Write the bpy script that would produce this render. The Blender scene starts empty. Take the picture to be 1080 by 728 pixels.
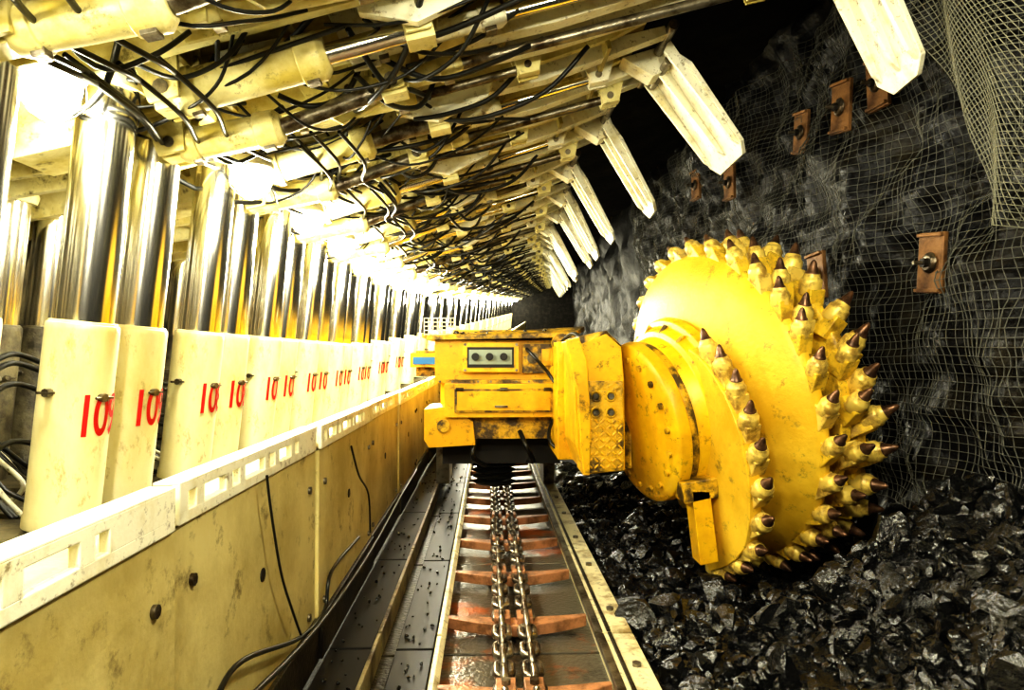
import bpy, bmesh, math, random
from mathutils import Vector, Matrix, noise
random.seed(7)
S=bpy.context.scene
S.view_settings.view_transform='Standard'
try: S.view_settings.look='High Contrast'
except Exception: pass
S.view_settings.exposure=0.15
V=Vector
# ---------------------------------------------------------------- materials
def mat(name, base, rough=.5, metal=0., dirt=None, lo=.45, hi=.65, scale=3., bump=.0, bscale=40., detail=8., spec=.5, dr=None, emit=None, estr=0, stretch=(1,1,1), dirt2=None):
    m=bpy.data.materials.new(name); m.use_nodes=True
    nt=m.node_tree; N=nt.nodes; L=nt.links; b=N['Principled BSDF']
    b.inputs['Base Color'].default_value=(*base,1); b.inputs['Roughness'].default_value=rough
    b.inputs['Metallic'].default_value=metal; b.inputs['Specular IOR Level'].default_value=spec
    tc=N.new('ShaderNodeTexCoord'); mp=N.new('ShaderNodeMapping'); mp.inputs['Scale'].default_value=stretch
    L.new(tc.outputs['Object'],mp.inputs['Vector'])
    if dirt:
        n=N.new('ShaderNodeTexNoise'); n.inputs['Scale'].default_value=scale; n.inputs['Detail'].default_value=detail; n.inputs['Roughness'].default_value=.65
        L.new(mp.outputs[0],n.inputs['Vector'])
        r=N.new('ShaderNodeValToRGB'); r.color_ramp.elements[0].position=lo; r.color_ramp.elements[1].position=hi
        r.color_ramp.elements[0].color=(*base,1); r.color_ramp.elements[1].color=(*dirt,1)
        L.new(n.outputs['Fac'],r.inputs[0])
        out=r.outputs[0]
        if dirt2:
            n2=N.new('ShaderNodeTexNoise'); n2.inputs['Scale'].default_value=scale*4.3; n2.inputs['Detail'].default_value=10; n2.inputs['Roughness'].default_value=.75
            L.new(mp.outputs[0],n2.inputs['Vector'])
            r2=N.new('ShaderNodeValToRGB'); r2.color_ramp.elements[0].position=.56; r2.color_ramp.elements[1].position=.68
            L.new(n2.outputs['Fac'],r2.inputs[0])
            mx=N.new('ShaderNodeMix'); mx.data_type='RGBA'
            L.new(r2.outputs[0],mx.inputs[0]); L.new(out,mx.inputs[6]); mx.inputs[7].default_value=(*dirt2,1)
            out=mx.outputs[2]
        L.new(out,b.inputs['Base Color'])
        if dr is not None:
            mr=N.new('ShaderNodeMapRange'); mr.inputs['From Min'].default_value=lo; mr.inputs['From Max'].default_value=hi
            mr.inputs['To Min'].default_value=rough; mr.inputs['To Max'].default_value=dr
            L.new(n.outputs['Fac'],mr.inputs['Value']); L.new(mr.outputs[0],b.inputs['Roughness'])
    if bump:
        n3=N.new('ShaderNodeTexNoise'); n3.inputs['Scale'].default_value=bscale; n3.inputs['Detail'].default_value=6
        L.new(tc.outputs['Object'],n3.inputs['Vector'])
        bp=N.new('ShaderNodeBump'); bp.inputs['Strength'].default_value=bump; bp.inputs['Distance'].default_value=.02
        L.new(n3.outputs['Fac'],bp.inputs['Height']); L.new(bp.outputs[0],b.inputs['Normal'])
    if emit:
        b.inputs['Emission Color'].default_value=(*emit,1); b.inputs['Emission Strength'].default_value=estr
    return m
CREAM=mat('cream_paint',(.84,.78,.42),.38,dirt=(.50,.40,.09),lo=.40,hi=.64,scale=2.2,dirt2=(.12,.085,.02),bump=.1)
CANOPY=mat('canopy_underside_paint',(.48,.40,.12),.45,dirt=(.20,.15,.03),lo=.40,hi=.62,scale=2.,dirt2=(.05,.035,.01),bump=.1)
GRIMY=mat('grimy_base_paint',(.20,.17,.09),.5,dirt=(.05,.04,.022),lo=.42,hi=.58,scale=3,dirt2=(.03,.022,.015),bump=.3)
LEGP=mat('leg_paint',(.80,.74,.42),.35,dirt=(.70,.57,.20),lo=.45,hi=.72,scale=2.5,dirt2=(.42,.31,.10),bump=.05,stretch=(1,1,.4))
WHITEP=mat('white_paint',(.88,.85,.66),.4,dirt=(.6,.5,.2),lo=.5,hi=.75,scale=5,dirt2=(.2,.14,.05),bump=.1)
SPILL=mat('spill_plate_paint',(.68,.59,.27),.5,dirt=(.46,.37,.13),lo=.40,hi=.62,scale=1.4,dirt2=(.17,.12,.04),bump=.12)
CHROME=mat('chrome_rod',(.92,.90,.82),.17,1.)
STEEL=mat('worn_steel',(.30,.27,.2),.35,.8,dirt=(.07,.05,.03),lo=.42,hi=.6,scale=6,bump=.2)
CHAIN=mat('chain_steel',(.46,.42,.34),.3,.9,dirt=(.13,.10,.07),lo=.45,hi=.6,scale=12,bump=.2)
YEL=mat('machine_yellow',(.88,.56,.015),.38,dirt=(.70,.38,.01),lo=.40,hi=.60,scale=2.5,dirt2=(.09,.055,.012),bump=.08)
YELD=mat('machine_yellow_dirty',(.68,.41,.015),.45,dirt=(.08,.05,.015),lo=.44,hi=.56,scale=6,dirt2=(.03,.02,.01),bump=.4)
DRUMY=mat('drum_yellow',(.90,.63,.06),.45,dirt=(.72,.45,.025),lo=.38,hi=.60,scale=2.2,dirt2=(.26,.16,.025),bump=.15)
DRUMD=mat('drum_yellow_worn',(.86,.59,.05),.42,dirt=(.36,.22,.03),lo=.48,hi=.64,scale=7,dirt2=(.07,.045,.02),bump=.3)
PICK=mat('pick_steel',(.24,.13,.07),.35,.6,dirt=(.09,.05,.03),lo=.4,hi=.6,scale=20)
PICKH=mat('pick_holder',(.88,.67,.16),.35,.15,dirt=(.42,.27,.06),lo=.48,hi=.62,scale=14)
RUB=mat('black_rubber',(.012,.012,.010),.35)
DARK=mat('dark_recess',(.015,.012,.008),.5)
COAL=mat('coal',(.006,.006,.006),.25,dirt=(.02,.018,.015),lo=.5,hi=.7,scale=9,bump=.8,bscale=30,spec=.7)
LUMP=mat('coal_lump',(.008,.008,.008),.2,dirt=(.10,.095,.08),lo=.56,hi=.76,scale=16,bump=.5,bscale=40,spec=.9)
FACE=mat('coal_face',(.005,.005,.006),.40,dirt=(.03,.024,.013),lo=.5,hi=.72,scale=3,bump=1.,bscale=14,spec=.32)
FACE2=mat('coal_face_far',(.006,.006,.006),.6,dirt=(.03,.027,.02),lo=.5,hi=.72,scale=3,bump=1.,bscale=10,spec=.25)
ROCK=mat('roof_rock',(.012,.011,.009),.7,dirt=(.03,.026,.02),scale=4,bump=.8,bscale=12,spec=.2)
RUST=mat('pan_steel',(.16,.145,.11),.28,.4,dirt=(.45,.12,.015),lo=.54,hi=.62,scale=1.1,dirt2=(.03,.025,.02),bump=.3,dr=.4)
FLT=mat('flight_rust',(.56,.28,.14),.4,.3,dirt=(.26,.13,.06),lo=.45,hi=.63,scale=9,bump=.3)
RAIL=mat('rail_worn',(.78,.71,.44),.4,.1,dirt=(.34,.24,.09),lo=.52,hi=.66,scale=5,dirt2=(.06,.045,.02),bump=.3)
RAILD=mat('rail_dark',(.06,.05,.03),.4,.3,dirt=(.02,.015,.01),lo=.42,hi=.56,scale=5,bump=.3)  # near-black tone for rail groove, left trough and spill plate foot
RAILM=mat('toe_rail',(.36,.30,.15),.4,.1,dirt=(.09,.065,.03),lo=.45,hi=.6,scale=5,bump=.3)
NETM=mat('net_cord',(.115,.113,.09),.6)
NETP=mat('net_cord_pale',(.20,.195,.135),.5)
PLATE=mat('bolt_plate_rust',(.30,.16,.06),.5,.2,dirt=(.12,.06,.025),scale=8,bump=.3)
RED=mat('red_stencil',(.72,.015,.01),.5)
BLUE=mat('blue_display',(.06,.20,.42),.2,emit=(.1,.35,.8),estr=.1)
GLASS=mat('panel_glass',(.35,.4,.32),.2)
ORANGE=mat('orange_cap',(.8,.12,.02),.4)
LENS=mat('lamp_lens',(1,1,1),.3,emit=(1,.99,.9),estr=120)
# ---------------------------------------------------------------- builder
def bend(y):
    t=max(0,y-9.); w=t*t/(t+3.); return .10*w,.078*w
class MB:
    def __init__(s): s.v=[];s.f=[];s.m=[];s.sm=[];s.mats=[]
    def mi(s,m):
        if m not in s.mats: s.mats.append(m)
        return s.mats.index(m)
    def add(s,vs,fs,m,smooth=False):
        o=len(s.v); s.v+= [tuple(v) for v in vs]; k=s.mi(m)
        for f in fs: s.f.append([i+o for i in f]); s.m.append(k); s.sm.append(smooth)
    def box(s,c,d,m,R=None):
        c=V(c); vs=[]
        for x in(-.5,.5):
            for y in(-.5,.5):
                for z in(-.5,.5):
                    p=V((x*d[0],y*d[1],z*d[2])); p=R@p if R else p; vs.append(c+p)
        s.add(vs,[(0,1,3,2),(4,6,7,5),(0,4,5,1),(2,3,7,6),(0,2,6,4),(1,5,7,3)],m)
    def bb(s,x0,x1,y0,y1,z0,z1,m): s.box(((x0+x1)/2,(y0+y1)/2,(z0+z1)/2),(abs(x1-x0),abs(y1-y0),abs(z1-z0)),m)
    def lathe(s,p,ax,prof,m,seg=24,caps=True):
        p=V(p); ax=V(ax).normalized(); t=V((0,0,1)) if abs(ax.z)<.9 else V((1,0,0))
        e=ax.cross(t).normalized(); g=ax.cross(e); vs=[];fs=[]
        for (d,r) in prof:
            for i in range(seg):
                a=2*math.pi*i/seg; vs.append(p+ax*d+(e*math.cos(a)+g*math.sin(a))*r)
        for j in range(len(prof)-1):
            for i in range(seg):
                k=(i+1)%seg; fs.append((j*seg+i,j*seg+k,(j+1)*seg+k,(j+1)*seg+i))
        s.add(vs,fs,m,True)
        if caps:
            n=len(prof)-1
            s.add(vs[:seg],[tuple(range(seg))],m); s.add(vs[n*seg:],[tuple(range(seg))],m)
    def cyl(s,a,b,r,m,r1=None,seg=18):
        a=V(a);b=V(b); s.lathe(a,b-a,[(0,r),((b-a).length,r if r1 is None else r1)],m,seg)
    def prism(s,poly,ex,m):
        ex=V(ex); n=len(poly); vs=[V(p) for p in poly]+[V(p)+ex for p in poly]
        fs=[tuple(range(n)),tuple(range(2*n-1,n-1,-1))]+[(i,(i+1)%n,n+(i+1)%n,n+i) for i in range(n)]
        s.add(vs,fs,m)
    def tube(s,pts,r,m,seg=7,sub=6):
        P=[V(p) for p in pts]; Q=[]
        for i in range(len(P)-1):
            a=P[max(i-1,0)];b=P[i];c=P[i+1];d=P[min(i+2,len(P)-1)]
            for j in range(sub):
                t=j/sub; Q.append(.5*((2*b)+(c-a)*t+(2*a-5*b+4*c-d)*t*t+(3*b-a-3*c+d)*t**3))
        Q.append(P[-1]); vs=[];fs=[]; e=None
        for i,q in enumerate(Q):
            T=(Q[min(i+1,len(Q)-1)]-Q[max(i-1,0)]).normalized()
            if e is None: e=T.orthogonal().normalized()
            else: e=(e-T*e.dot(T)).normalized()
            g=T.cross(e)
            for k in range(seg):
                a=2*math.pi*k/seg; vs.append(q+(e*math.cos(a)+g*math.sin(a))*r)
        for i in range(len(Q)-1):
            for k in range(seg):
                l=(k+1)%seg; fs.append((i*seg+k,i*seg+l,(i+1)*seg+l,(i+1)*seg+k))
        s.add(vs,fs,m,True)
    def mesh(s,name,recalc=True):
        me=bpy.data.meshes.new(name); me.from_pydata(s.v,[],s.f)
        for m in s.mats: me.materials.append(m)
        me.polygons.foreach_set('material_index',s.m); me.polygons.foreach_set('use_smooth',s.sm)
        if recalc:
            bm=bmesh.new(); bm.from_mesh(me); bmesh.ops.recalc_face_normals(bm,faces=bm.faces); bm.to_mesh(me); bm.free()
        me.update(); return me
    def obj(s,name,parent=None,bevel=0,recalc=True):
        o=bpy.data.objects.new(name,s.mesh(name,recalc)); S.collection.objects.link(o)
        if parent: o.parent=parent
        if bevel: addbev(o,bevel)
        return o
    def bendall(s):
        s.v=[(x+bend(y)[0],y,z+bend(y)[1]) for x,y,z in s.v]
def addbev(o,w):
    b=o.modifiers.new('bevel','BEVEL'); b.width=w; b.segments=2; b.limit_method='ANGLE'; b.angle_limit=math.radians(40); b.harden_normals=False
def link(name,me,loc=(0,0,0)):
    o=bpy.data.objects.new(name,me); o.location=loc; S.collection.objects.link(o); return o
def empty(name):
    o=bpy.data.objects.new(name,None); S.collection.objects.link(o); return o
# ---------------------------------------------------------------- roof support
CU=V((.970,0,.2425)); CN=V((.2425,0,-.970)); CO=V((-1.8,0,1.45))
def C(s,y,n): return CO+CU*s+CN*n+V((0,y,0))
CR=Matrix((CU,(0,1,0),-CN)).transposed()
LEAN=V((.10,0,1)).normalized()
RB=.155
def leg(b,x,y,z0=-.8,zs=.15,rb=RB,rr=.128,L=2.3,M=None):
    p=V((x-.1*(zs-z0),y,z0)); Ls=(zs-z0)/LEAN.z
    b.lathe(p,LEAN,[(0,rb*1.04),(.05,rb*1.04),(.06,rb),(Ls-.03,rb),(Ls-.0,rb*.98),(Ls,rr+.015),(Ls+.012,rr+.015),(Ls+.013,rr)],M or LEGP,32)
    b.lathe(p+LEAN*Ls,LEAN,[(0,rr),(L-Ls-.2,rr)],CHROME,32)
    q=p+LEAN*(L-.22); b.lathe(q,LEAN,[(0,rr+.03),(.05,rr+.04),(.1,rr+.02),(.2,.08)],CREAM,24)
    for dz,an in((Ls-.32,-1.75),(Ls-.35,-.35)):
        d=V((math.cos(an),math.sin(an),0)); o=p+LEAN*dz+d*rb
        b.cyl(o-d*.01,o+d*.03,.020,STEEL,seg=8)
        t=V((-d.y,d.x,0)); b.cyl(o+d*.025-t*.045,o+d*.025+t*.045,.007,STEEL,seg=6)
def jack(b,s0,n0,s1,n1,s2,n2,y,r,rr,M=CREAM):
    a=C(s0,y,n0);m=C(s1,y,n1);e=C(s2,y,n2);d=(m-a).normalized();L=(m-a).length
    b.lathe(a,d,[(0,r*.6),(.03,r),(.06,r*1.12),(.12,r*1.12),(.125,r),(L-.14,r),(L-.135,r*1.15),(L-.03,r*1.15),(L,r*.8)],M,20)
    b.cyl(m,e,rr,CHROME if random.random()<.5 else STEEL,seg=14)
    b.box(a,(.14,r*1.3,r*1.5),M,CR); b.box(e,(.14,rr*2.6,rr*3),M,CR)
    b.cyl(a-V((0,r*1.3,0)),a+V((0,r*1.3,0)),r*.35,STEEL,seg=10)
    b.cyl(e-V((0,rr*2.4,0)),e+V((0,rr*2.4,0)),rr*.8,STEEL,seg=10)
    for y2 in(-1,1):
        b.prism([C(s0-.12,y+y2*r*1.25,0),C(s0+.14,y+y2*r*1.25,0),C(s0+.07,y+y2*r*1.25,n0+.06),C(s0-.07,y+y2*r*1.25,n0+.06)],(0,.025,0),M)
        b.prism([C(s2-.10,y+y2*rr*2,0),C(s2+.16,y+y2*rr*2,0),C(s2+.06,y+y2*rr*2,n2+.05),C(s2-.06,y+y2*rr*2,n2+.05)],(0,.02,0),M)
    q=m-d*.09+CN*r; b.box(q,(.06,.06,.05),STEEL,CR)
    q=a+d*.1+CN*r; b.box(q,(.05,.05,.05),STEEL,CR)
def support(tipx,seed,hang=1.,w=.30):
    random.seed(seed); b=MB(); T=(tipx+1.8)/.97
    for y in(-.30,.30):
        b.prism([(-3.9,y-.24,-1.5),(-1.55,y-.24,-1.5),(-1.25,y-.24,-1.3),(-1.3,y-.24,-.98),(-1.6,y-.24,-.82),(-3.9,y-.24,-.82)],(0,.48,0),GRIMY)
    b.bb(-2.9,-2.4,-.3,.3,-1.3,-.86,STEEL)
    for y in(-.27,.22):
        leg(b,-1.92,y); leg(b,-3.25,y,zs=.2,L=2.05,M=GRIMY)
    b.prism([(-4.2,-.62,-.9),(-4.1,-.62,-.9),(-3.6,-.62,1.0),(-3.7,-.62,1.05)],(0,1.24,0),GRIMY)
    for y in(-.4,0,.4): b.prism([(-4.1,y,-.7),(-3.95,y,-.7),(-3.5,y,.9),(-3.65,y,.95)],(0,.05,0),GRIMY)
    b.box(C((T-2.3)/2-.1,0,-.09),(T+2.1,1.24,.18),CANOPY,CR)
    for y in(-.56,-.05,.42):
        b.prism([C(-2,y,0),C(T-.2,y,0),C(T-.45,y,.06),C(T-1.2,y,.13),C(.5,y,.2),C(-.3,y,.24),C(-2,y,.12)],(0,.055,0),CREAM)
    for s in(-.9,-.35,.3,.85,1.3,1.9,T-.5):
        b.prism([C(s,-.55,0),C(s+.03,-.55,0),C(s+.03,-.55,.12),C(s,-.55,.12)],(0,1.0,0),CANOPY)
    for y in(-.27,.22): b.prism([C(-.2,y-.17,0),C(.3,y-.17,0),C(.2,y-.17,.16),C(-.12,y-.17,.16)],(0,.34,0),CREAM)
    jack(b,.25,.30,1.0,.27,1.45,.25,-.33,.10,.05)
    jack(b,.05,.36,.62,.38,1.25,.30,.12,.085,.045)
    jack(b,1.0,.22,1.65,.20,T-.35,.16,.28,.062,.032)
    jack(b,1.15,.19,1.9,.17,T-.5,.13,-.12,.055,.03,WHITEP)
    jack(b,.55,.20,1.35,.22,2.05,.2,.55,.05,.028)
    b.box(C(.62,-.1,.14),(.34,.2,.14),WHITEP,CR)
    b.box(C(1.55,.02,.14),(.26,.16,.12),CREAM,CR)
    b.box(C(-.5,.1,.22),(.4,.34,.16),CREAM,CR)
    b.prism([C(1.2,-.5,.05),C(1.9,-.5,.05),C(1.8,-.5,.22),C(1.45,-.5,.30),C(1.2,-.5,.2)],(0,.05,0),WHITEP)
    b.prism([C(.7,.38,.05),C(1.3,.38,.05),C(1.2,.38,.26),C(.9,.38,.34),C(.75,.38,.2)],(0,.04,0),CREAM)
    for y in(-.42,.1,.38):
        b.prism([C(1.5,y,.02),C(T-.05,y,.0),C(T-.05,y,.06),C(2.2,y,.17),C(1.6,y,.17)],(0,.10,0),WHITEP)
    b.cyl(C(T-.02,-.5,.04),C(T-.02,.5,.04),.035,STEEL,seg=12)
    ang=math.radians(56)*hang; d=V((math.cos(ang),0,-math.sin(ang))); n=V((math.sin(ang),0,math.cos(ang)))
    o=C(T+.0,0,.05)
    def F(a,y,h): return o+d*a+V((0,y,0))+n*h
    b.prism([F(.02,-w*.55,0),F(.22,-w,0),F(.85,-w,0),F(.93,-w+.08,0),F(.95,w-.10,0),F(.86,w,0),F(.2,w,0),F(.02,w*.6,0)],n*.03,WHITEP)
    for y in(-w+.02,w-.06,-.03):
        b.prism([F(0,y,0),F(.86,y,0),F(.8,y,-.03),F(.35,y,-.06),F(.05,y,-.08)],(0,.03,0),WHITEP)
    b.cyl(F(.10,-w*.7,-.05),F(.10,w*.7,-.05),.03,STEEL,seg=10)
    b.prism([C(T-.28,-.09,.02),C(T+.04,-.09,.0),C(T+.06,-.09,.16),C(T-.1,-.09,.2)],(0,.18,0),WHITEP)
    for i in range(30):
        s0=random.uniform(-.4,1.4); s1=s0+random.uniform(.3,1.2); y0=random.uniform(-.6,.6);y1=random.uniform(-.65,.65)
        n0=random.uniform(.08,.3);n1=random.uniform(.08,.25); g=random.uniform(.03,.16)
        b.tube([C(s0,y0,n0),C(s0*.7+s1*.3,y0*.6+y1*.4,max(n0,n1)+g),C(s0*.3+s1*.7,y0*.3+y1*.7,max(n0,n1)+g*random.uniform(.4,1)),C(s1,y1,n1)],random.choice((.009,.012,.016)),RUB)
    for i in range(5):
        s0=random.uniform(-.2,1.0); g=random.uniform(.28,.40)
        b.tube([C(s0,-.75,g-.05),C(s0+.06,-.35,g+.04),C(s0-.03,.1,g+.02),C(s0+.05,.45,g+.04),C(s0,.75,g-.05)],.013,RUB)
    b.bb(-2.85,-2.65,-.2,.2,-.45,-.12,STEEL)
    b.bb(-2.66,-2.63,-.12,.12,-.38,-.2,WHITEP)
    for i in range(6): b.cyl((-2.63,-.14+.055*i,-.15),(-2.55,-.14+.055*i,-.12),.014,ORANGE if i%3==0 else STEEL,seg=8)
    for i in range(12):
        y=random.uniform(-.2,.2); b.tube([(-2.7,y,-.4),(-2.6,y*1.6,-.55),(-2.5,y*2.2,-.7),(-2.45+random.uniform(-.25,.25),y*2.8,-.82)],.014,RUB if i%4 else WHITEP)
    for i in range(4):
        z=random.uniform(-.6,.0); b.tube([(-2.5,-.7,z),(-2.45,-.3,z-.08),(-2.5,.1,z+.02),(-2.45,.4,z-.06),(-2.5,.7,z)],.016,RUB)
    return b.mesh('roof_support_mesh')
P=1.3; Y0=3.58
meshes={'long':support(1.86,11,1.2,.2),'mid':support(1.22,23,1.,.33),'a':support(.93,31,1.13,.2),'b':support(1.0,47,1.17,.22),'c':support(1.05,59,1.12,.2)}
random.seed(3)
def textmesh(txt):
    cu=bpy.data.curves.new('lab','FONT'); cu.body=txt; cu.size=.25; cu.align_x='CENTER'; cu.offset=.004; cu.space_character=.9
    o=bpy.data.objects.new('lab',cu); S.collection.objects.link(o)
    dg=bpy.context.evaluated_depsgraph_get(); dg.update()
    me=bpy.data.meshes.new_from_object(o.evaluated_get(dg)); bpy.data.objects.remove(o)
    bm=bmesh.new(); bm.from_mesh(me)
    bmesh.ops.triangulate(bm,faces=bm.faces); bmesh.ops.subdivide_edges(bm,edges=bm.edges,cuts=2)
    bm.to_mesh(me); bm.free(); return me
for k in range(-3,33):
    y=Y0+P*k; dx,dz=bend(y)
    key='long' if k<=0 else 'mid' if k==1 else 'abc'[k%3]
    o=link('hydraulic_roof_support',meshes[key],(dx,y,dz))
    if -2<=k<6: addbev(o,.006)
    if -1<=k<8:
        num=str(109-max(k,0))
        for j,ly in enumerate((-.27,.22)):
            me=textmesh(num); ph0=math.radians(-16); R=RB+.0065
            for v in me.vertices:
                px,py=v.co.x*.68,v.co.y*1.08; z=-.37+py
                cx=-1.92+.1*(z-.15); a=ph0+px/R
                v.co=V((cx+R*math.cos(a),ly+R*math.sin(a),z))
            me.materials.clear(); me.materials.append(RED)
            t=bpy.data.objects.new('stencil_number_%d'%j,me); S.collection.objects.link(t); t.parent=o
# ---------------------------------------------------------------- lamps
lb=MB()
lb.lathe((0,0,.12),(0,0,-1),[(0,.05),(.01,.12),(.05,.135),(.07,.135),(.075,.115)],WHITEP,24)
lb.lathe((0,0,.05),(0,0,-1),[(0,.11),(.05,.115),(.11,.105),(.155,.065),(.175,.005)],LENS,24)
lb.cyl((0,0,.11),(0,0,.36),.02,STEEL,seg=8)
for i in range(4):
    a=math.pi*i/4; c,s_=math.cos(a)*.13,math.sin(a)*.13; lb.tube([(c,s_,.05),(c*.95,s_*.95,-.06),(0,0,-.145),(-c*.95,-s_*.95,-.06),(-c,-s_,.05)],.003,STEEL,4,3)
lme=lb.mesh('mine_or_fill_lamp_mesh')
def lamp(x,y,z,pw,col=(1,.95,.72),r=.08):
    o=link('mine_or_fill_lamp',lme,(x,y,z)); L=bpy.data.lights.new('lamp_light','POINT'); L.energy=pw; L.color=col; L.shadow_soft_size=r
    l=bpy.data.objects.new('lamp_light',L); l.parent=o; l.location=(.0,0,-.24); S.collection.objects.link(l); return o
for k in range(-1,33):
    y=Y0+P*k-.64; dx,dz=bend(y)
    if k>8 and k%2: continue
    if k<=0: x,z=-1.85,1.13
    else: x,z=-1.46,1.10
    lamp(x+dx,y,z+dz,26 if k<2 else 34 if k<4 else 60 if k<8 else 140)
lamp(-.55,.15,1.25,100); lamp(.9,.9,1.75,140)  # two unseen fill lamps added near the camera to light drum and canopies
# ---------------------------------------------------------------- spill plate
b=MB(); y=.35
i=0
while y<44:
    L=1.46; off=.012*(i%2); x=-.81-off
    b.bb(x-.03,x,y,y+L,-1.45,-.42,SPILL)
    b.bb(x-.16,x,y,y+L,-.46,-.435,SPILL)
    y2=y+L-.03
    b.bb(x-.012,x+.012,y,y2,-.368,-.34,WHITEP); b.bb(x-.012,x+.012,y,y2,-.45,-.415,WHITEP)
    b.bb(x-.06,x+.012,y,y2,-.345,-.335,WHITEP)
    hl=[.05,.16,.06,.2,.06,.16,.05]; q=y
    for h in hl:
        b.bb(x-.012,x+.012,q,q+.055,-.42,-.36,WHITEP); q+=.055+h
    b.bb(x-.012,x+.012,q,y2,-.42,-.36,WHITEP)
    for dy in(.1,L-.12):
        for z in(-.62,-1.2): b.cyl((x-.01,y+dy,z),(x+.012,y+dy,z),.018,STEEL,seg=8)
    b.cyl((x,y+.7,-.8),(x+.004,y+.7,-.8),.025,DARK,seg=14)
    b.bb(x-.02,x+.02,y,y+L,-1.45,-1.25,RAILD)
    y+=1.48; i+=1
b.bendall(); b.obj('conveyor_spill_plate',bevel=.004)
b=MB()
def W(u,v,X=-.77):
    yy=720*X/(u-515); return (X,yy,(375-v)/720*yy)
b.tube([W(285,500),W(290,540),W(300,600),W(312,640),W(322,668)],.005,RUB)
b.tube([W(235,728),W(262,690),W(320,668),W(345,640),W(352,600),W(380,565)],.009,RUB)
b.tube([W(270,728,-.74),W(340,655,-.74),W(392,580,-.74),W(425,520,-.74),W(440,495,-.74)],.011,RUB)
b.tube([W(372,470),W(380,500),W(390,520),W(392,560)],.006,RUB)
b.obj('trailing_cables')
# ---------------------------------------------------------------- armoured face conveyor
b=MB(); y=.5
while y<40:
    L=1.46
    b.bb(-.27,.57,y,y+L,-1.56,-1.50,RUST)
    b.bb(.56,.73,y,y+L,-1.55,-1.40,RAIL); b.bb(.54,.58,y,y+L,-1.43,-1.395,STEEL)
    b.bb(.60,.62,y,y+L,-1.40,-1.39,RAILD)
    b.prism([(-.25,y,-1.5),(-.21,y,-1.42),(-.235,y,-1.40),(-.255,y,-1.40),(-.275,y,-1.5)],(0,L,0),RAIL)
    b.bb(-.46,-.275,y,y+L,-1.55,-1.47,DARK)
    b.bb(-.55,-.53,y,y+L,-1.52,-1.38,RAILM); b.bb(-.58,-.46,y,y+L,-1.55,-1.50,RAILD)
    b.bb(-.79,-.58,y,y+L,-1.55,-1.46,DARK)
    for d in(.3,1.1): b.cyl((.67,y+d,-1.41),(.67,y+d,-1.385),.022,STEEL,seg=6)
    y+=1.48
b.bendall()
conv=empty('armoured_face_conveyor'); b.obj('line_pans',conv,.004)
b=MB()
def flight(y):
    n=11; top=[];bot=[]
    for i in range(n):
        t=-1+2*i/(n-1); x=.15+t*.385; yy=y+.09*(abs(t)**1.6)-.04; w=.052*(1-.8*abs(t)**2)+.005
        top.append((x,yy+w,-1.475)); bot.append((x,yy-w,-1.475))
    b.prism(top+bot[::-1],(0,0,.06),FLT)
    for x in(.075,.195):
        b.box((x,y-.02,-1.405),(.085,.12,.05),FLT); b.cyl((x,y-.02,-1.39),(x,y-.02,-1.36),.022,STEEL,seg=6)
yy=1.35
while yy<14: flight(yy); yy+=.78
b.obj('scraper_flights',conv,.005)
b=MB()
def linkpts(c,L,w,vert):
    pts=[];n=16
    for i in range(n+1):
        a=2*math.pi*(i+.5)/n; px=math.cos(a)*w; py=math.sin(a)*w+(L if math.sin(a)>0 else -L)
        pts.append((c[0]+(0 if vert else px),c[1]+py,c[2]+(px if vert else 0)))
    return pts
for x in(.07,.20):
    y=1.3;i=0
    while y<12:
        b.tube(linkpts((x,y,-1.41),.034,.036 if i%2 else .042,i%2==0),.0165,CHAIN,7,2); y+=.105; i+=1
b.obj('drag_chains',conv)
# ---------------------------------------------------------------- shearer
def icos(n):
    t=bmesh.new(); bmesh.ops.create_icosphere(t,subdivisions=n,radius=1); a=[v.co.copy() for v in t.verts]; f=[tuple(v.index for v in q.verts) for q in t.faces]; t.free(); return a,f
iv,ifc=icos(1); iv2,ifc2=icos(2)
def lump(b,c,s,big=False):
    Rm=Matrix.Rotation(random.uniform(0,6.28),3,V((random.random()-.5,random.random()-.5,random.random()-.5)).normalized())
    sc=V((random.uniform(.7,1.4),random.uniform(.7,1.3),random.uniform(.45,.9)))
    if not big:
        b.add([c+Rm@V((v.x*sc.x,v.y*sc.y,v.z*sc.z))*s*random.uniform(.8,1.15) for v in iv],ifc,LUMP); return
    pl=[(V((random.gauss(0,1),random.gauss(0,1),random.gauss(0,1))).normalized(),random.uniform(.35,.7)) for _ in range(8)]
    vs=[]
    for v in iv2:
        p=v.copy()
        for n,d in pl:
            e=p.dot(n)-d
            if e>0: p=p-n*e
        p=V((p.x*sc.x,p.y*sc.y,p.z*sc.z)); vs.append(c+Rm@p*s*1.35)
    b.add(vs,ifc2,LUMP)
sh=empty('longwall_shearer'); b=MB()
b.bb(-.40,.62,5.75,10.5,-.62,.10,YEL)
b.bb(-.42,.60,5.40,5.8,-.22,.12,YEL)
b.bb(-.33,.58,5.36,5.8,-.25,-.19,YELD)
b.bb(-.34,.62,5.30,5.8,-.48,-.22,YEL)
b.bb(-.28,.60,5.42,5.8,-.66,-.46,YELD)
b.bb(-.26,.5,5.28,5.32,-.44,-.26,YELD); b.bb(-.24,.48,5.27,5.31,-.425,-.275,YEL)
for x in(-.22,.12,.46):
    b.cyl((x-.03,5.265,-.262),(x+.03,5.265,-.262),.014,STEEL,seg=8)
b.bb(.05,.15,5.25,5.28,-.40,-.385,STEEL)
b.prism([(-.50,5.35,-.42),(-.30,5.35,-.40),(-.12,5.35,-.52),(-.10,5.35,-.70),(-.46,5.35,-.72),(-.50,5.35,-.66)],(0,.6,0),YEL)
b.cyl((-.35,5.33,-.55),(-.35,5.36,-.55),.05,YELD)
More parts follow.
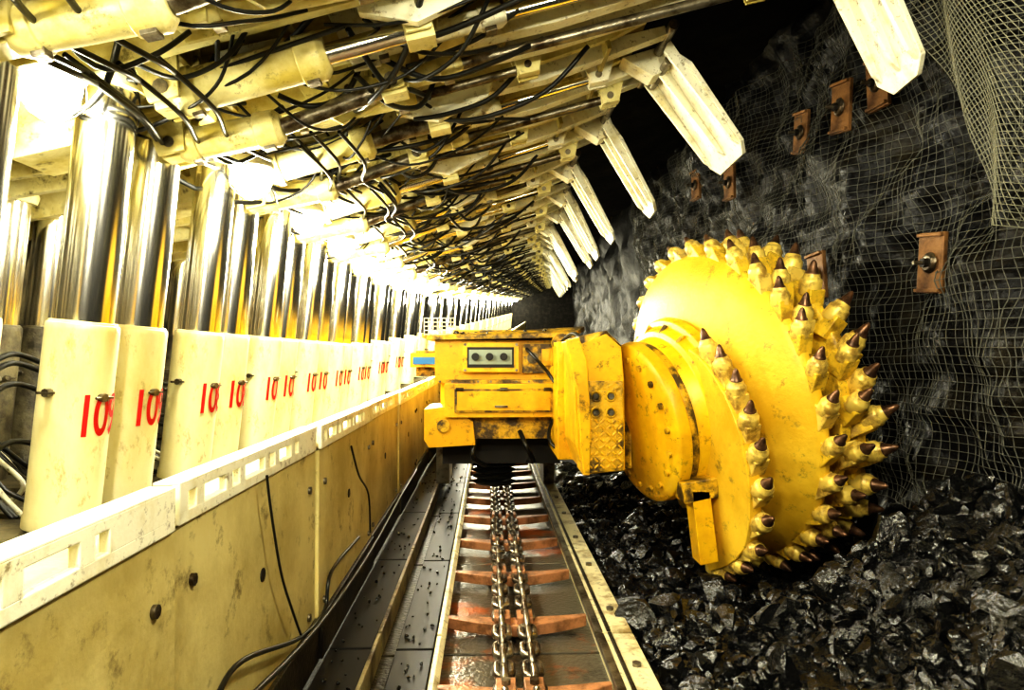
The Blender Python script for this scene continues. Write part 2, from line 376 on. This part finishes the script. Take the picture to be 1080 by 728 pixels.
b.bb(-.20,.24,5.33,5.40,-.13,.10,YEL); b.bb(-.165,.20,5.322,5.335,-.095,.065,DARK)
b.bb(-.15,.185,5.315,5.33,-.07,.045,GLASS)
for i in range(3): b.cyl((-.10+.11*i,5.29,-.01),(-.10+.11*i,5.32,-.01),.03,DARK,seg=14)
for x in(-.18,.22):
    for z in(-.115,.085): b.cyl((x,5.325,z),(x,5.335,z),.012,STEEL,seg=6)
b.bb(.27,.56,5.36,5.40,-.14,.09,YELD); b.cyl((.35,5.34,-.02),(.35,5.37,-.02),.045,STEEL); b.bb(.42,.53,5.345,5.37,-.08,.05,YEL)
b.cyl((.53,5.25,-.12),(.53,5.38,-.12),.055,YEL); b.cyl((.56,5.2,.1),(.56,5.35,.1),.07,YELD)
b.tube([(.30,5.33,.05),(.36,5.22,-.02),(.45,5.25,-.12),(.52,5.2,-.22),(.58,5.0,-.25)],.014,RUB)
b.tube([(.56,5.2,.1),(.62,5.0,.16),(.66,4.8,.12),(.68,4.6,.1)],.016,RUB); b.tube([(.50,5.3,-.5),(.46,5.2,-.62),(.52,5.1,-.7),(.60,4.95,-.66)],.014,RUB)
for i in range(10): b.cyl((-.38+.1*i,5.385,-.205),(-.38+.1*i,5.355,-.205),.010,STEEL,seg=6)
b.prism([(-.48,5.35,.12),(.66,5.25,.14),(.78,5.5,.20),(.7,10.4,.22),(-.5,10.4,.14)],(0,0,.035),YELD)
for j in range(4): b.bb(-.3+.02*j,.5,5.9+1.1*j,6.7+1.1*j,.15,.22,YELD)
for i in range(260):
    c=V((random.uniform(-.3,.72),random.uniform(5.35,7.2),.165+.02*random.random())); c.z+=.04*max(0,c.x)
    lump(b,c,random.uniform(.008,.024))
b.bb(-.62,-.40,5.9,6.6,-.18,.04,YELD)
b.bb(-.66,-.42,5.80,5.9,-.10,.02,YEL); b.bb(-.635,-.445,5.79,5.80,-.075,-.015,BLUE)
b.bb(-.60,-.30,6.2,6.5,.16,.2,YELD)
for i in range(8): b.tube([(-.58+.04*i,6.2,.18),(-.58+.04*i,6.2,.34)],.006,WHITEP,4,1)
for i in range(5): b.tube([(-.58,6.2,.19+.037*i),(-.30,6.2,.19+.037*i)],.006,WHITEP,4,1)
for yy in(7.4,9.6):
    b.bb(-.56,-.42,yy,yy+.6,-1.38,-.6,STEEL); b.bb(.60,.72,yy,yy+.6,-1.385,-.5,STEEL)
for i in range(9): b.lathe((.05,5.9,-.70-.05*i),(0,0,1),[(0,.15),(.02,.19),(.035,.15)],RUB,20)
b.tube([(.25,5.4,-.6),(.3,5.3,-.72),(.36,5.5,-.85),(.3,5.9,-.9)],.02,RUB); b.tube([(-.1,5.45,-.66),(-.12,5.4,-.8),(-.02,5.6,-.9)],.02,RUB)
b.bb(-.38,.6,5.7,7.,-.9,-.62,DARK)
b.obj('body',sh,.012)
# ranging arm
b=MB(); q=720/4.3; yf=4.3
def pp(L_,y): return [((u-515)/q,y,(375-v)/q) for u,v in L_]
b.prism(pp([(606,366),(640,352),(656,366),(659,400),(660,497),(617,501),(607,470),(606,410)],yf),(.0,.9,0),YEL)
b.prism(pp([(620,402),(657,402),(658,496),(620,499),(615,470)],yf-.03),(0,.04,0),YELD)
for r in range(8):
    for c in range(6):
        u=622+c*6.3; v=444+r*6.8
        b.box(((u-515)/q,yf-.035,(375-v)/q),(.034,.012,.012),YEL,Matrix.Rotation(math.radians(45 if (r+c)%2 else -45),3,'Y'))
for u in(628,644):
    for v in(418,435): b.lathe(((u-515)/q,yf-.02,(375-v)/q),(0,-1,0),[(0,.036),(.02,.036),(.021,.024),(.01,.022)],YELD,16)
for u,v in[(628,418),(644,418),(628,435),(644,435)]: b.cyl(((u-515)/q,yf-.03,(375-v)/q),((u-515)/q,yf-.044,(375-v)/q),.02,STEEL,seg=6)
b.prism([(.56,4.35,.03),(.58,4.35,.12),(.75,4.32,.16),(.86,4.35,.06)],(0,1.2,0),YELD)
b.prism(pp([(596,360),(610,356),(618,380),(622,440),(621,500),(614,500),(611,462),(608,410)],yf-.06),(0,.3,0),YEL)
b.bb(.50,.80,4.9,5.9,-.75,.10,YEL)
Cc=V((1.52,4.6,-.33)); ps=math.radians(15)
A=V((math.cos(ps),math.sin(ps),.2)).normalized(); E2=(V((0,0,1))-A*A.z).normalized(); E3=A.cross(E2)
def D(t,r,th): return Cc+A*t+(E3*math.cos(th)+E2*math.sin(th))*r
b.lathe(Cc,A,[(-.60,.30),(-.59,.48),(-.57,.52),(-.50,.53),(-.49,.51),(-.44,.51),(-.43,.52),(-.36,.53),(-.35,.57),(-.29,.59),(-.28,.63),(-.22,.64),(-.2,.4)],YEL,64)
b.lathe(Cc,A,[(-.495,.515),(-.47,.522),(-.445,.515)],YELD,64)
for i in range(18):
    th=2*math.pi*i/18; b.cyl(D(-.30,.605,th),D(-.345,.555,th),.016,YELD,seg=6); b.cyl(D(-.585,.43,th),D(-.61,.43,th),.022,YELD,seg=6)
b.prism([(.66,4.75,.12),(.90,4.6,.05),(.95,4.55,-.2),(.95,4.5,-.75),(.7,4.7,-.78)],(.05,.55,0),YELD)
b.prism([(1.20,4.0,-.80),(1.31,4.0,-.80),(1.36,4.0,-1.22),(1.25,4.0,-1.24)],(0,.16,0),YEL)
b.prism([(1.14,4.0,-.76),(1.36,4.0,-.72),(1.36,4.0,-.84),(1.16,4.0,-.88)],(0,.3,0),YELD)
b.obj('ranging_arm',sh,.012)
# drum
b=MB(); R=1.02
b.lathe(Cc,A,[(-.24,.52),(-.2,.60),(.36,.60),(.40,.5)],DRUMD,64)
b.lathe(Cc,A,[(-.20,.58),(-.17,.72),(-.10,.90),(-.04,.99),(0,R),(.045,R),(.05,R-.03),(.02,.9),(-.02,.7),(-.05,.58)],DRUMY,96,False)
b.lathe(Cc,A,[(.26,.58),(.27,.94),(.29,.97),(.34,.97),(.36,.94),(.36,.58)],DRUMD,96,False)
def vane(th0,th1,t0,t1,r0,r1,n=36,thk=.035,rin=.5,M=DRUMY):
    vs=[];fs=[]
    for i in range(n+1):
        f=i/n; th=th0+(th1-th0)*f; t=t0+(t1-t0)*f; r=r0+(r1-r0)*min(1,f*1.3)
        vs+=[D(t-thk,rin,th),D(t-thk*1.3,r,th),D(t+thk,r,th),D(t+thk,rin,th)]
    for i in range(n):
        a=4*i; c=a+4
        for j in range(4): fs.append((a+j,a+(j+1)%4,c+(j+1)%4,c+j))
    fs+= [(0,1,2,3),(4*n,4*n+1,4*n+2,4*n+3)]
    b.add(vs,fs,M)
def pick(t,r,th,lean=.9,side=0.,pale=False,sc=1.):
    o=D(t,r,th); rad=(E3*math.cos(th)+E2*math.sin(th)); tan=(-E3*math.sin(th)+E2*math.cos(th))
    d=(rad*math.cos(lean)+tan*math.sin(lean)+A*side).normalized(); sd=d.cross(A).normalized(); s2=d.cross(sd)
    M=Matrix((d,sd,s2)).transposed()
    b.box(o-rad*.01,(.12*sc,.12*sc,.09*sc),PICKH if pale else DRUMD,M)
    b.lathe(o+d*.02*sc,d,[(0,.048*sc),(.01*sc,.055*sc),(.075*sc,.053*sc),(.085*sc,.042*sc),(.105*sc,.037*sc)],PICKH,14)
    b.lathe(o+d*.115*sc,d,[(0,.029*sc),(.012*sc,.036*sc),(.022*sc,.026*sc),(.055*sc,.017*sc),(.07*sc,.011*sc),(.078*sc,.003)],PICK,12)
d2=math.radians
vane(d2(48),d2(-72),-.30,-.38,.60,1.0)
for i in range(10):
    f=.12+i/9*.88; th=d2(48-120*f); r=.60+.40*min(1,f*1.3); pick(-.28-.08*f,r-.01,th,1.1,-.05,True,1.05)
for i in range(30):
    pick(.03,R-.01,2*math.pi*i/30,.85,.05,i%4==0,1.)
for s in range(4):
    a0=2*math.pi*s/4+.4; vane(a0,a0+d2(85),.06,.27,R-.03,R-.05,20,.03,.55,DRUMD)
    for i in range(6): pick(.10+.16*i/5,R-.03,a0+d2(6+15*i),.7,.1,i%3==0,1.05)
for i in range(30):
    pick(.32,.94,2*math.pi*(i+.4)/30,.6,(.15,.45,.75)[i%3],i%4==0,1.2)
b.obj('cutting_drum',sh,.006)
# ---------------------------------------------------------------- coal face
def faceX(y,z):
    p=V((0,y,z)); x=2.50+.22*noise.noise(p*.7)+.13*noise.noise(p*1.9+V((3,1,2)))+.05*noise.noise(p*5)
    x+=.12*abs(noise.noise(p*3.1)) 
    return x-.10*max(0,-z-.6)
def gridobj(name,fn,us,vs,m,smooth=True):
    b=MB(); P_=[fn(u,v) for u in us for v in vs]; n=len(vs); f=[]
    for i in range(len(us)-1):
        for j in range(n-1): f.append((i*n+j,(i+1)*n+j,(i+1)*n+j+1,i*n+j+1))
    b.add(P_,f,m,smooth); return b
def lin(a,c,n): return [a+(c-a)*i/(n-1) for i in range(n)]
b=gridobj('f',lambda y,z:(faceX(y,z)+.05*noise.noise(V((1,y,z))*9),y,z),lin(-2,12,300),lin(-1.7,2.9,110),FACE)
b.bendall(); b.obj('wall_coal_face',recalc=False)
b=gridobj('f',lambda y,z:(faceX(y,z)-.4*abs(noise.noise(V((5,y,z))*.5))*min(1,(y-12)/2),y,z),lin(12,46,160),lin(-1.7,2.9,40),FACE2)
b.bendall(); b.obj('wall_coal_face_distant',recalc=False)
b=gridobj('f',lambda x,y:(x,y,1.45+.25*(x+1.8)+.26+.06*noise.noise(V((x,y,0))*1.5)+.03*noise.noise(V((x,y,0))*5)),lin(-5,3.4,80),lin(-2,46,200),ROCK)
b.bendall(); b.obj('ceiling',recalc=False)
b=gridobj('f',lambda x,y:(x,y,-1.56+.02*noise.noise(V((x,y,0))*2)),lin(-5,3.4,60),lin(-2,46,160),ROCK)
b.bendall(); b.obj('floor',recalc=False)
b=MB(); b.bb(-4.6,-4.4,-2,46,-1.6,1.6,ROCK); b.bendall(); b.obj('wall_goaf')
b=MB(); b.bb(-5,8,46,46.3,-1.6,7,ROCK); b.obj('wall_end')
us=[2.0+.047*i for i in range(210)]; vs=[-.9+.047*i for i in range(74)]
def NX(y,z): 
    w=.012*noise.noise(V((y,z,7))*3)
    return (faceX(y,z)-.05+.015*noise.noise(V((y,z,1))*2.3),y+w,z+.02*noise.noise(V((y,z,4))*1.7))
b=gridobj('n',NX,us,vs,NETM); b.bendall()
o=b.obj('face_wire_netting',recalc=False); w=o.modifiers.new('w','WIREFRAME'); w.thickness=.0065; w.use_even_offset=False; w.use_boundary=True
def HN(a,c):
    y=3.30-1.1*a-.05*c+.08*math.sin(c*5+a*3); z=2.25-1.85*c+.2*math.sin(a*4+.5)*c
    x=2.08+.22*c+.09*math.sin(a*11+c*2)+.06*math.sin(a*19+c*4)*c-.05*a
    return (x,y,z)
b=gridobj('n',lambda i,j:HN((i+.4*j)/52,j/56),list(range(-10,56)),list(range(58)),NETP)
o=b.obj('hanging_roof_net',recalc=False); w=o.modifiers.new('w','WIREFRAME'); w.thickness=.006; w.use_even_offset=False; w.use_boundary=True
for (u,v) in[(937,80),(896,107),(737,193),(845,135),(993,275),(868,290),(787,190)]:
    X=2.3
    for _ in range(6):
        yy=720*X/(u-515); zz=(375-v)/720*yy; X=faceX(yy,zz)-.09
    b=MB(); Rr=Matrix.Rotation(math.radians(random.uniform(-8,8)),3,'X')@Matrix.Rotation(math.radians(12),3,'Z')
    b.box((0,0,0),(.03,.17,.34),PLATE,Rr); b.box(Rr@V((-.015,0,.155)),(.05,.16,.02),PLATE,Rr); b.box(Rr@V((-.015,0,-.155)),(.05,.16,.02),PLATE,Rr)
    b.lathe((-.015,0,0),(-1,0,0),[(0,.06),(.012,.055),(.02,.04)],STEEL,18); b.cyl((-.03,0,0),(-.06,0,0),.028,DARK,seg=6); b.cyl((-.03,0,0),(-.11,0,0),.012,STEEL,seg=8)
    o=b.obj('rock_bolt_plate',bevel=.004); dx,dz=bend(yy); o.location=(X+dx,yy,zz+dz)
# ---------------------------------------------------------------- coal heap
def ss(t): t=max(0,min(1,t)); return t*t*(3-2*t)
def hz(x,y):
    r=.62*ss((x-1.25)/1.0)*ss((4.2-y)/1.0)+.25*ss((x-1.9)/.6)
    return -1.53+.06*ss((x-.75)/.2)+r+.12*noise.noise(V((x,y,0))*1.6)+.07*noise.noise(V((x,y,3))*4.5)+.04*noise.noise(V((x,y,3))*11)
b=gridobj('h',lambda x,y:(x,y,hz(x,y) if x>.76 else -1.56),lin(.74,2.5,80),lin(.8,9,280),COAL)
for i in range(9000):
    x=random.uniform(.78,2.45); y=1.0+random.random()**1.4*7
    s=.007+.044*random.random()**2.8
    if random.random()<.022: s=random.uniform(.055,.10)
    lump(b,V((x,y,hz(x,y)+s*.3)),s,s>.020)
b.obj('coal_heap',recalc=False)
b=MB(); random.seed(5)
for i in range(220):
    x=random.choice((random.uniform(-.45,-.3),random.uniform(-.76,-.6))); y=random.uniform(1.4,9); s=random.uniform(.005,.013)
    z=-1.47 if x>-.46 else -1.46
    lump(b,V((x,y,z+s*.7)),s)
b.obj('coal_fines',recalc=False)
# ---------------------------------------------------------------- world, camera
w=bpy.data.worlds.new('mine_air'); S.world=w; w.use_nodes=True
w.node_tree.nodes['Background'].inputs[0].default_value=(1,.88,.6,1); w.node_tree.nodes['Background'].inputs[1].default_value=.05
cd=bpy.data.cameras.new('camera'); cd.lens=24; cd.sensor_width=36; cd.clip_start=.02
co=bpy.data.objects.new('camera',cd); co.rotation_euler=(math.radians(90.875),0,math.radians(-1.99)); S.collection.objects.link(co); S.camera=co
